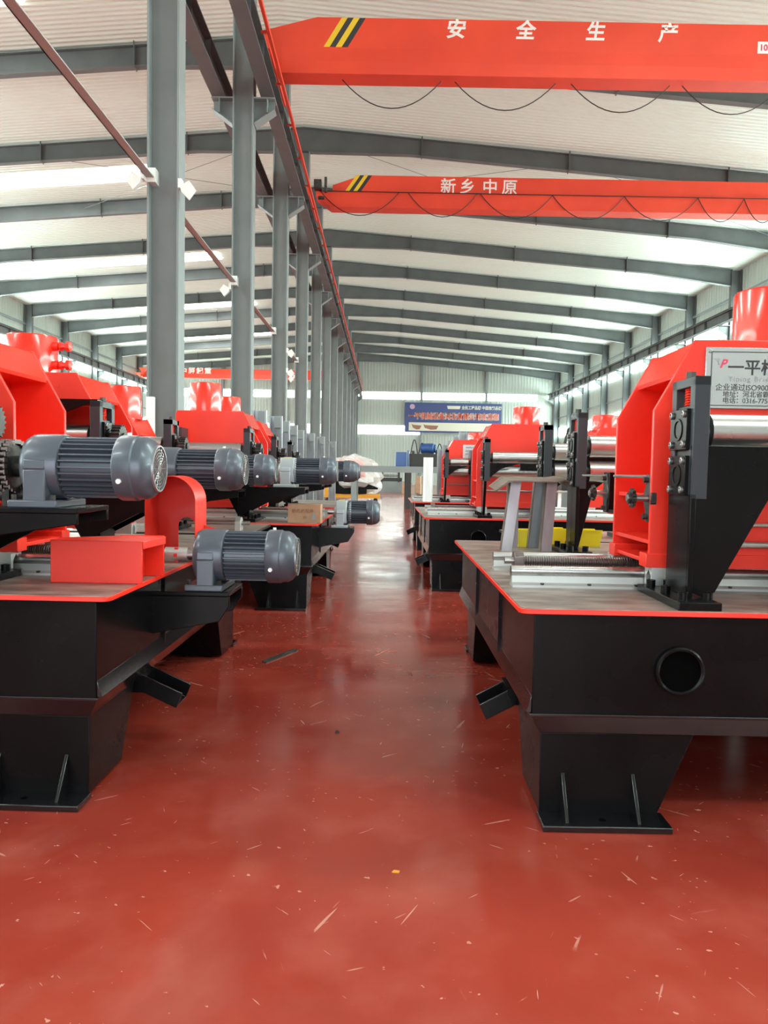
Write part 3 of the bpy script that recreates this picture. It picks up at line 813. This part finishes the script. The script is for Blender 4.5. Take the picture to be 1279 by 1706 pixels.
R2 = thing('roll_forming_machine', 'second right-hand machine: plain red press and silver rollers on a black bed', 'machine', (.48, 8.93, 0), 0, 'roll forming machines')
bed(R2, 1, 0, 2.7, 0, 3.6, .002)
rails(R2, 1, 0, .07, 2.6)
gate(R2, 1, .50, .665, cyl_top=2.24, bevel=.002)
stand(R2, 1, .15, slim=True)
q = MB(); q.cyl((.75, .42, 1.19), (2.1, .42, 1.19), .012, 10); q.build('tie_rod', CHR, R2)
gate(R2, 1, .9, 2.13, cyl_top=2.19, w=.62, cu=.0)
R3 = thing('roll_forming_machine', 'third right-hand machine: small red press with a worn grey plate', 'machine', (.50, 13.6, 0), 0, 'roll forming machines')
bed(R3, 1, 0, 2.2, 0, 2.6, 0)
rails(R3, 1, 0, .05, 2.2)
gate(R3, 1, .55, .60, cyl_top=2.16)
stand(R3, 1, .15, u=.52, rlen=.33, slim=True)
stand(R3, 1, .15, u=1.15, rlen=.3, wing=False)
q = MB(); q.box(.95, 1.45, .54, .55, 1.68, 1.93); o = q.build('name_plate', SATIN, R3, smooth=0)
for zz in (1.88, 1.82, 1.76):
    q = MB(); q.box(1.0, 1.4, .537, .54, zz - .015, zz + .012); q.build('plate_print', GRY, o, smooth=0)
q = MB(); q.cyl((.6, .42, 1.19), (1.6, .42, 1.19), .012, 10); q.build('tie_rod', CHR, R3)

# ---- left-hand row
rotL = -.017
L1 = thing('roll_forming_machine', 'nearest left-hand machine: big grey geared motors and red presses on a black bed', 'machine', (-1.115, 3.06, 0), rotL, 'roll forming machines')
bed(L1, -1, 0, 2.95, 0, 2.9, BV, port=False)
rails(L1, -1, 0, .42, 2.6)
gate(L1, -1, .53, .655, bevel=BV)
stand(L1, -1, .17, gears=True, bevel=.003)
motor_shelf(L1, -1, 0, 1.228, bevel=BV)
motor(L1, -1, .40, .17, 1.396, bevel=.002, L=.55)
sprocket_drive(L1, -1, .17, 1.396, .47)
gate(L1, -1, 1.98, .80, cyl_top=2.29, bevel=BV, valve=True, cu=.16)
stand(L1, -1, 1.72, gears=True, bevel=.003, beam=True)
motor_shelf(L1, -1, 1.66, 1.228)
motor(L1, -1, .42, 1.86, 1.396)
sprocket_drive(L1, -1, 1.86, 1.396, .47)
# lower bracket with the screw motor
motor_shelf(L1, -1, .73, .778, u0=-.33, u1=.07, depth=.33, bevel=BV, low=True)
motor(L1, -1, -.125, .89, .948, L=.525)
q = MB(-1); q.cyl((-.13, .89, .948), (-.08, .89, .948), .022, 14); q.cyl((-.08, .89, .948), (.04, .89, .948), .038, 24); cp = q.build('shaft_coupling', ALU, L1)
q = MB(-1)
for k in range(6):
    a = k * PI / 3; q.box(-.03, -.012, .89 + math.cos(a) * .033 - .008, .89 + math.cos(a) * .033 + .008, .948 + math.sin(a) * .033 - .008, .948 + math.sin(a) * .033 + .008)
q.build('coupling_insert', RED, cp)
# red box-shaped screw guard
q = MB(-1)
q.box(-.02, .40, .345, .353, .871, 1.065); q.box(-.02, .40, .345, .47, 1.058, 1.066); q.prism([(.40, .47), (-.02, .47), (-.035, .62), (.18, .62)], 'z', 1.058, 1.066)
q.box(-.035, .18, .612, .62, .871, 1.07); q.box(-.012, .06, .353, .36, .871, 1.058); q.box(.06, .068, .353, .612, .871, 1.058); q.prism([(-.028, .345), (-.02, .345), (-.035, .62), (-.043, .62)], 'z', 1.03, 1.066)
gd = q.build('screw_guard', RED, L1, bevel=.003)

L1b = small_bed('roll_stand', 'motor-driven black roll stand behind the near left bed', -1.10, 6.20, -1, 0)
stand(L1b, -1, .3, u=.66, gears=True)
gate(L1b, -1, .55, 1.02, cyl_top=2.13, w=.60, top=1.86, cu=.02)
motor_shelf(L1b, -1, .16, 1.228, u0=.13)
motor(L1b, -1, .44, .36, 1.396)
rails(L1b, -1, -.55, .14, 1.7) if False else None
q = MB(-1); q.prism([(.28, .871), (.40, .871), (.40, .95), (.37, .985), (.31, .985), (.28, .95)], 'x', .13, .18); bb = q.build('bearing_block', ALU, L1b, bevel=.003)
q = MB(-1); q.cyl((.06, .34, .935), (.6, .34, .935), .018, 14); q.build('screw_end', CHR, bb)

L2 = thing('roll_forming_machine', 'second left-hand machine: red press and motors with yellow labels, further down', 'machine', (-.66, 7.52, 0), -.01, 'roll forming machines')
bed(L2, -1, 0, 2.95, 0, 2.9, .002, port=False)
rails(L2, -1, 0, .04, 2.6)
gate(L2, -1, .62, .70, cyl_top=2.33, bevel=.002)
stand(L2, -1, .17, gears=True)
motor_shelf(L2, -1, 0, 1.228)
motor(L2, -1, .42, .17, 1.396, box=True)
stand(L2, -1, 1.92, gears=True)
motor_shelf(L2, -1, 1.8, 1.228)
motor(L2, -1, .30, 2.05, 1.396)
motor_shelf(L2, -1, .73, .778, u0=-.315, u1=.07, depth=.33, low=True)
motor(L2, -1, -.10, .89, .945, box=True, L=.50)
gate(L2, -1, 2.2, .80, cyl_top=2.33)
L3 = thing('roll_forming_machine', 'third left-hand machine, dark and mostly hidden behind the second', 'machine', (-.66, 11.0, 0), 0, 'roll forming machines')
bed(L3, -1, 0, 2.6, 0, 2.25, 0, port=False, inset=.2)
stand(L3, -1, .17, gears=True)
motor_shelf(L3, -1, 0, 1.228)
motor(L3, -1, .30, .17, 1.396)

# ================================================================== LOOSE THINGS
# red arched chain guard standing on the near left bed
G = thing('chain_guard', 'red arched sheet metal chain guard standing beside the near left motors', 'guard', (-1.335, 4.47, .871), -.02)
def arch(w, h, n=16):
    r = w / 2; pts = [(0, 0)]
    for k in range(n + 1):
        a = PI - PI * k / n; pts.append((r + math.cos(a) * r, h - r + math.sin(a) * r))
    pts.append((w, 0)); return pts
o_ = arch(.285, .485); i_ = [(p[0] * (.279 / .285) + .003, p[1] - .003) for p in o_]; i_[0] = (.003, 0); i_[-1] = (.282, 0)
q = MB(); n = len(o_)
vs = [(p[0], y, p[1]) for y in (-.24, 0) for p in o_] + [(p[0], y, p[1]) for y in (-.24, 0) for p in i_]
fs = []
for k in range(n - 1):
    fs += [(k, k + 1, n + k + 1, n + k), (2 * n + k, 3 * n + k, 3 * n + k + 1, 2 * n + k + 1), (k, 2 * n + k, 2 * n + k + 1, k + 1), (n + k, n + k + 1, 3 * n + k + 1, 3 * n + k)]
fs += [(0, n, 3 * n, 2 * n), (n - 1, 3 * n - 1, 4 * n - 1, 2 * n - 1)]
q.add(vs, fs); q.build('arched_rim', RED, G)
sl = arch(.10, .24, 10); sl = [(p[0] + .12, p[1]) for p in sl]
q = MB(); loop = o_ + sl[::-1]
q.prism(loop, 'y', -.005, 0); q.build('slotted_back', RED, G, smooth=0)
q = MB(); q.prism([(.285, .20), (.44, .155), (.43, .03), (.285, .03)], 'y', -.06, -.056); q.box(.285, .43, -.06, .06, .15, .156); q.build('side_flap', RED, G, smooth=0)

# bent steel stool-like stand on the near right bed
T = thing('steel_trestle', 'raw bent steel sheet trestle standing on the near right bed', 'trestle', (1.02, 5.30, .871), .03)
q = MB()
top = [(-.275, .43), (-.245, .455), (-.19, .50), (-.15, .50), (.13, .50), (.19, .51), (.225, .505), (.235, .46), (.229, .46), (.22, .499), (.19, .504), (.13, .493), (-.15, .493), (-.187, .485), (-.240, .448), (-.270, .425)]
q.prism(top, 'y', -.15, .15); sh = q.build('sheet_top', RAW, T, smooth=0); sh.rotation_euler = (.09, 0, 0)
for (xb, xt, yb, yt) in ((-.215, -.15, -.11, -.07), (-.13, -.14, .10, .07), (.06, .10, -.11, -.07), (.02, .05, .10, .07)):
    q = MB()
    for (du, wv, w2, mi) in ((0, .004, .075, 0), (0, .06, .004, 1)):
        vs = []
        for (x, y, z) in ((xb, yb, 0), (xt, yt, .495)):
            vs += [(x, y, z), (x + w2, y, z), (x + w2, y + wv, z), (x, y + wv, z)]
        q.add(vs, [(0, 3, 2, 1), (4, 5, 6, 7), (0, 1, 5, 4), (1, 2, 6, 5), (2, 3, 7, 6), (3, 0, 4, 7)], mi)
    lg = q.build('leg', [GALV, RAW], T, smooth=0); lg['label'] = 'grey angle leg with rusty flange'

def tray(x, y, label, rz):
    r = thing('parts_tray', label, 'tray', (x, y, .871), rz, 'yellow parts trays')
    q = MB(); w, d, h = .20, .14, .125; t = .004
    q.frustum((-w / 2 + .01, w / 2 - .01, -d / 2, d / 2), 0, (-w / 2 + .01, w / 2 - .01, -d / 2, d / 2), t)
    for s in (-1, 1):
        q.prism([(-w / 2 + .012, 0), (w / 2 - .02, 0), (w / 2, h * .8), (w / 2 - .02, h), (-w / 2, h)], 'y', s * d / 2 - t / 2, s * d / 2 + t / 2)
    q.box(-w / 2, -w / 2 + t, -d / 2, d / 2, 0, h); q.box(w / 2 - .02, w / 2 - .016, -d / 2, d / 2, 0, h * .55)
    q.box(-w / 2 - .008, w / 2, -d / 2 - .008, -d / 2, h - .012, h)
    q.build('bin', YEL, r, smooth=0); return r
tray(1.07, 5.56, 'yellow plastic parts tray between the legs of the steel trestle', 0)
tray(1.30, 5.76, 'yellow plastic parts tray right behind the trestle legs', 0)
tray(1.52, 5.66, 'yellow plastic parts tray beside the black upright plate', 0)

# carton on the second left bed
K = thing('cardboard_box', 'small brown cardboard box on the second left machine bed', 'box', (-.80, 7.66, .871), -.03)
q = MB(); q.box(-.165, .165, -.07, .10, 0, .19); q.build('carton', CARD, K, bevel=.003)
q = MB(); q.box(-.166, .166, .006, .05, .19, .1912); q.build('tape', WOOD, K, smooth=0)
text('轴承座配件', .042, WOOD, K, 'print', (-.125, -.071, .105), bold=.0015, space=1.15)
text('05', .034, WOOD, K, 'print', (-.01, -.071, .045), bold=.001)
q = MB(); q.prism([(.075, .035), (.12, .035), (.105, .10), (.088, .10)], 'y', -.0725, -.07); q.build('print_mark', GRY, K, smooth=0)

q = MB(); q.lathe([(0, .085), (.002, .088), (.80, .088), (.802, .084), (.802, .03)], (0, 0, 0), (0, 0, 1), 32)
tag(q.build('plastic_roll', WHT, loc=(.79, 13.78, .871)), 'white plastic film roll standing upright on the third right bed', 'roll')
q = MB(); q.box(-.055, .055, -.04, .04, 0, 2.42)
tag(q.build('white_post', WHT, loc=(-3.40, 11.0, 0), bevel=.004), 'narrow white plastic duct standing in front of the nearest column', 'duct')
# steel flat bar and scraps on the aisle floor
q = MB(); q.box(-.22, .22, -.018, .018, 0, .008); q.box(-.22, .22, .010, .018, .008, .014)
o = q.build('flat_bar', DIRTY, loc=(-.755, 5.62, .001), smooth=0); o.rotation_euler = (0, 0, 1.13); tag(o, 'dark steel flat bar lying on the red aisle floor', 'bar')
q = MB(); q.prism([(-.012, 0), (.014, .002), (-.002, .018)], 'y', -.004, .004)
tag(q.build('steel_chip', DRK, loc=(-.23, 3.98, .0), smooth=0), 'tiny black steel chip lying in the middle of the aisle', 'chip')
q = MB(); q.prism([(-.012, -.005), (.012, -.007), (.016, .003), (-.004, .008)], 'z', 0, .004)
tag(q.build('plastic_scrap', ORA, loc=(.062, 2.58, .0), smooth=0), 'tiny yellow scrap lying on the near red floor', 'scrap')

# upright galvanised channels in a row behind the left machines
def channel(x, y, h, label, grp, w=.24, dark=True):
    r = thing('galvanised_channel', label, 'channel', (x, y, 0), 0, grp)
    q = MB(); q.box(-w / 2, w / 2, -.004, 0, 0, h); q.box(-w / 2, -w / 2 + .004, -.1, 0, 0, h); q.box(w / 2 - .004, w / 2, -.1, 0, 0, h)
    q.box(-w / 2, -w / 2 + .03, -.104, -.1, 0, h); q.box(w / 2 - .03, w / 2, -.104, -.1, 0, h); q.build('profile', GALV, r, smooth=0)
    if dark:
        q = MB(); q.box(-w * .1, w * .42, -.1, -.01, h - .22, h - .02); q.build('end_block', STR, r, smooth=0)
for k, (x, y) in enumerate(((-2.13, 12.9), (-2.04, 14.2), (-2.08, 15.6), (-2.08, 17.0), (-2.15, 19.0), (-2.02, 20.5), (-1.9, 22.4), (-1.8, 26))):
    channel(x, y, 2.4, '%s upright galvanised steel channel in the row behind the left machines' % ORD[k], 'upright galvanised channels on the left')
for k in range(5):
    channel(1.42 + .10 * k, 19.2 - .35 * k, 2.0 + .09 * k, '%s tall grey channel from the left, behind the third right machine' % ORD[k], 'upright grey channels on the right', .2, False)

# steel gantry table far down the aisle
TB = thing('gantry_table', 'long grey steel gantry table crossing the far end of the aisle', 'table', (0, 29.0, 0))
q = MB(); q.box(-1.3, 2.6, 0, .15, 1.38, 1.62); q.box(-1.3, 2.6, 2.0, 2.15, 1.38, 1.62); q.box(-1.3, -1.1, 0, 2.1, 1.40, 1.60); q.box(.7, 2.6, .1, 2.1, 1.58, 1.62); q.build('top_frame', STR, TB, smooth=0)
for x, y, mt in ((-1.28, 0, STR), (-1.28, 2, STR), (.82, 0, DRK), (.82, 2, DRK), (2.4, 0, STR), (2.4, 2, STR)):
    q = MB(); q.box(x, x + .2, y, y + .15, 0, 1.38); q.build('leg', mt, TB, smooth=0)
def hydraulic(x, y, z, label, sc=1.0, legs=0, box=True):
    r = thing('hydraulic_unit', label, 'power unit', (x, y, z), 0, 'hydraulic power units')
    q = MB(); q.box(0, 1.35, 0, .8, legs, legs + .5); t = q.build('oil_tank', DRK, r, bevel=.01)
    q = MB(); q.lathe([(0, .14), (.03, .2), (.5, .2), (.53, .16), (.6, .16)], (.45, .4, legs + .72), (1, -.25, 0), 28); mo = q.build('pump_motor', BLUE, r)
    q = MB(); q.box(.5, .95, .22, .58, legs + .5, legs + .56); q.build('motor_foot', DRK, mo)
    q = MB(); q.box(1.02, 1.24, .2, .5, legs + .5, legs + .66); q.cyl((.15, .4, legs + .5), (.15, .4, legs + .62), .06, 12); q.build('valve_block', DIRTY, r)
    for a, b, h in ((.05, .32, .55), (.36, .62, .42), (1.05, 1.3, .4)):
        path = [(a + (b - a) * k / 12, .3, legs + .5 + math.sin(PI * k / 12) * h) for k in range(13)]
        q = MB(); q.tube(path, .022, 6); q.build('hose', RUB, r)
    if legs:
        q = MB()
        for xx in (.02, 1.25):
            for yy in (.02, .7): q.box(xx, xx + .08, yy, yy + .08, 0, legs)
        q.build('stand_legs', STR, r, smooth=0)
    return r
hydraulic(.95, 29.3, 1.62, 'black hydraulic power unit with a blue motor on the gantry table')
q = MB(); q.box(0, .42, 0, .4, 0, .55); q.box(.44, .50, 0, .06, 0, .62); tag(q.build('blue_cabinet', BLUE, loc=(.42, 29.2, 1.62), bevel=.02), 'small blue control box left of the black hydraulic unit', 'control box')
hydraulic(2.0, 20.5, 0, 'hydraulic unit with blue motor behind the third right machine', legs=1.35)
hydraulic(2.95, 12.6, 0, 'hydraulic unit with blue motor and hoses behind the second right machine', legs=1.15)
CB = thing('cream_cabinet', 'cream control cabinet above the second right machine rollers', 'cabinet', (2.95, 12.05, 0))
q = MB(); q.box(0, .42, 0, .3, 1.62, 1.95); q.build('cabinet_body', WHM, CB, bevel=.01)
q = MB(); q.box(.05, .37, -.012, 0, 1.66, 1.91); q.build('cabinet_door', SATIN, CB, bevel=.004)
q = MB(); q.box(.17, .25, .1, .2, 0, 1.62); q.build('pedestal', STR, CB)

# machine wrapped in plastic on a yellow pallet truck
def lump(m, c, r, seed, n=14, k=10, amp=.18, jag=.06):
    rr = random.Random(seed); ph = [rr.uniform(0, 6) for _ in range(8)]
    vs = []; fs = []
    for i in range(k + 1):
        th = PI * i / k
        for j in range(n):
            a = 2 * PI * j / n
            w = 1 + amp * (math.sin(3 * a + ph[0] + th * 2) * .5 + math.sin(5 * a + ph[1]) * .3 + math.sin(7 * th + 2 * a + ph[2]) * .4) + rr.uniform(-jag, jag)
            vs.append((c[0] + r[0] * w * math.sin(th) * math.cos(a), c[1] + r[1] * w * math.sin(th) * math.sin(a), max(0.02, c[2] + r[2] * w * math.cos(th))))
    for i in range(k):
        for j in range(n):
            jj = (j + 1) % n; fs.append((i * n + j, (i + 1) * n + j, (i + 1) * n + jj, i * n + jj))
    m.add(vs, fs)
WM = thing('wrapped_machine', 'red machine wrapped in clear plastic film, resting on a yellow pallet truck', 'machine', (-1.5, 34.5, .40))
q = MB(); q.box(-.9, .7, -.6, .6, 0, .2); q.prism([(-.8, .2), (1.2, .2), (1.2, .28), (-.1, .75), (-.8, .75)], 'y', -.55, .55); q.build('machine_base', BLK, WM, smooth=0)
q = MB(); q.box(-.7, .6, -.4, .4, .7, 1.3); q.cyl((-.9, 0, 1.2), (.5, 0, 1.2), .3, 16); q.build('machine_body', RED, WM)
q = MB(); lump(q, (.1, 0, .85), (1.3, .8, .80), 4, 22, 13, .20); q.build('plastic_wrap', FILM, WM, smooth=0)
PT = thing('pallet_truck', 'yellow hand pallet truck under the plastic-wrapped machine', 'pallet truck', (-1.5, 34.0, 0))
for s in (0, .5):
    q = MB(); q.box(-.9, 1.3, s, s + .18, .20, .38); q.build('fork', ORA, PT, bevel=.01)
q = MB(); q.box(-1.2, -.85, .05, .65, .2, .85); q.build('pump_housing', ORA, PT, bevel=.02)
q = MB(); q.tube([(-1.1, .35, .8), (-1.3, .35, 1.25)], .03, 8); q.tube([(-1.3, .15, 1.25), (-1.3, .55, 1.25)], .025, 8); q.build('handle', RUB, PT)
for xx, yy in ((1.1, .09), (1.1, .59), (-1.05, .2), (-1.05, .5)):
    q = MB(); q.cyl((xx, yy - .05, .1), (xx, yy + .05, .1), .1, 16); q.build('wheel', RUB, PT)

# far background machine, cartons
FM = thing('far_machine', 'dark forming machine at the far end of the aisle', 'machine', (-.6, 52, 0))
q = MB(); q.box(0, 2.0, 0, 1.2, 0, .75); q.build('machine_bed', STR, FM)
q = MB(); q.box(.2, 1.8, .1, 1.0, .75, 1.0); q.box(.35, .5, 0, .1, .7, 1.5); q.box(1.5, 1.65, 0, .1, .7, 1.5); q.build('machine_frame', DRK, FM)
q = MB(); q.cyl((.5, .1, 1.15), (1.5, .1, 1.15), .08, 12); q.cyl((.3, .1, 1.45), (1.7, .1, 1.45), .06, 12); q.build('rollers', GALV, FM)
q = MB(); q.box(-.3, 2.8, .5, 1.0, 1.45, 1.52); q.build('top_rail', STR, FM)
for k, (x, y, z, w, h, lb) in enumerate(((1.15, 49, 0, .62, .72, 'large brown carton left of the far carton stack'), (2.0, 49.2, 0, .75, .65, 'brown carton at the bottom of the far stack'), (2.05, 49.2, .65, .6, .5, 'brown carton on top of the far stack'))):
    r = thing('cardboard_carton', lb, 'box', (x, y, z), 0, 'brown cartons at the far end')
    q = MB(); q.box(0, w, 0, .6, 0, h); q.build('carton', CARD, r, bevel=.005)
    q = MB(); q.box(w * .45, w * .55, -.002, 0, 0, h); q.build('tape', BANC, r, smooth=0)
q = MB(); lump(q, (-1.2, 44, .8), (1.0, .7, .9), 9, 30, 18, .12); tag(q.build('film_bundle', FILM, smooth=0), 'heap of crumpled clear plastic film beyond the wrapped machine', 'plastic film')

# floodlights and brackets on the columns
def flood(x, y, z, label, s):
    r = thing('floodlight', label, 'lamp', (x, y, z), 0, 'white floodlights on the columns')
    q = MB(); q.prism([(s * .0, .02), (s * .13, .10), (s * .22, -.02), (s * .12, -.16), (s * .02, -.06)], 'y', -.13, -.05); q.build('lamp_head', WHM, r, bevel=.004)
    q = MB(); a, b = sorted((s * -.03, s * .02)); q.box(a, b, -.12, .0, .0, .13); q.tube([(s * 0, -.06, .12), (s * .04, -.08, -.03)], .014, 6); q.build('bracket', WHM, r)
flood(CX + .26, 11.2, 5.42, 'white floodlight on the right side of the nearest column', 1)
flood(CX - .26, 11.1, 5.50, 'white floodlight on the left side of the nearest column', -1)
flood(CX - .26, 17.2, 5.40, 'white floodlight on the left side of the second column', -1)
flood(CX + .26, 23.2, 4.35, 'lower white floodlight on the right side of the third column', 1)
flood(CX + .26, 23.2, 4.95, 'upper white floodlight on the right side of the third column', 1)
flood(CX - .26, 29.2, 4.9, 'white floodlight on the left side of the fourth column', -1)

# banner on the end wall
BN = thing('banner', 'blue company banner with red Chinese lettering on the end wall', 'banner', (2.1, YE - .38, 5.80))
bw, bh = 10.6, 3.25
q = MB(); q.box(0, bw, -.02, .02, 0, bh); q.build('cloth', BANB, BN, smooth=0)
q = MB(); q.box(.45, bw - .3, -.03, -.021, .18, 1.08); q.build('picture_strip', BANC, BN, smooth=0)
for x0, x1 in ((.75, 1.85), (2.05, 3.7)):
    q = MB(); q.prism([(x0, .9), (x0 + .2, .8), (x1, .75), (x1 - .2, .35), ((x0 + x1) / 2, .3), (x0 + .15, .5)], 'y', -.045, -.031); q.build('picture', WOOD, BN, smooth=0)
for dx, dz in ((-.05, -.05), (.05, -.05), (-.05, .05), (.05, .05)):
    text('一平机械设备河北有限公司欢迎您', .76, BANC, BN, 'banner_letters', (.40 + dx, -.028, 1.52 + dz), wide=.87)
for dx in (-.018, .018): text('一平机械设备河北有限公司欢迎您', .76, BANR, BN, 'banner_letters', (.40 + dx, -.036 - dx * .1, 1.52), wide=.87)
text('全民工程品牌 中国信赖品牌', .42, BANC, BN, 'banner_letters', (6.2, -.03, 2.62), bold=.01, wide=.85)
q = MB(); q.prism([(4.7, 2.6), (6.0, 2.6), (6.1, 2.95), (4.6, 2.95)], 'y', -.034, -.021); q.build('banner_mark', BANC, BN, smooth=0)
q = MB(); q.cyl((.8, -.021, 2.8), (.8, -.034, 2.8), .28, 20); q.build('banner_logo', mat('banner_pink', (.55, .35, .5), .6), BN)
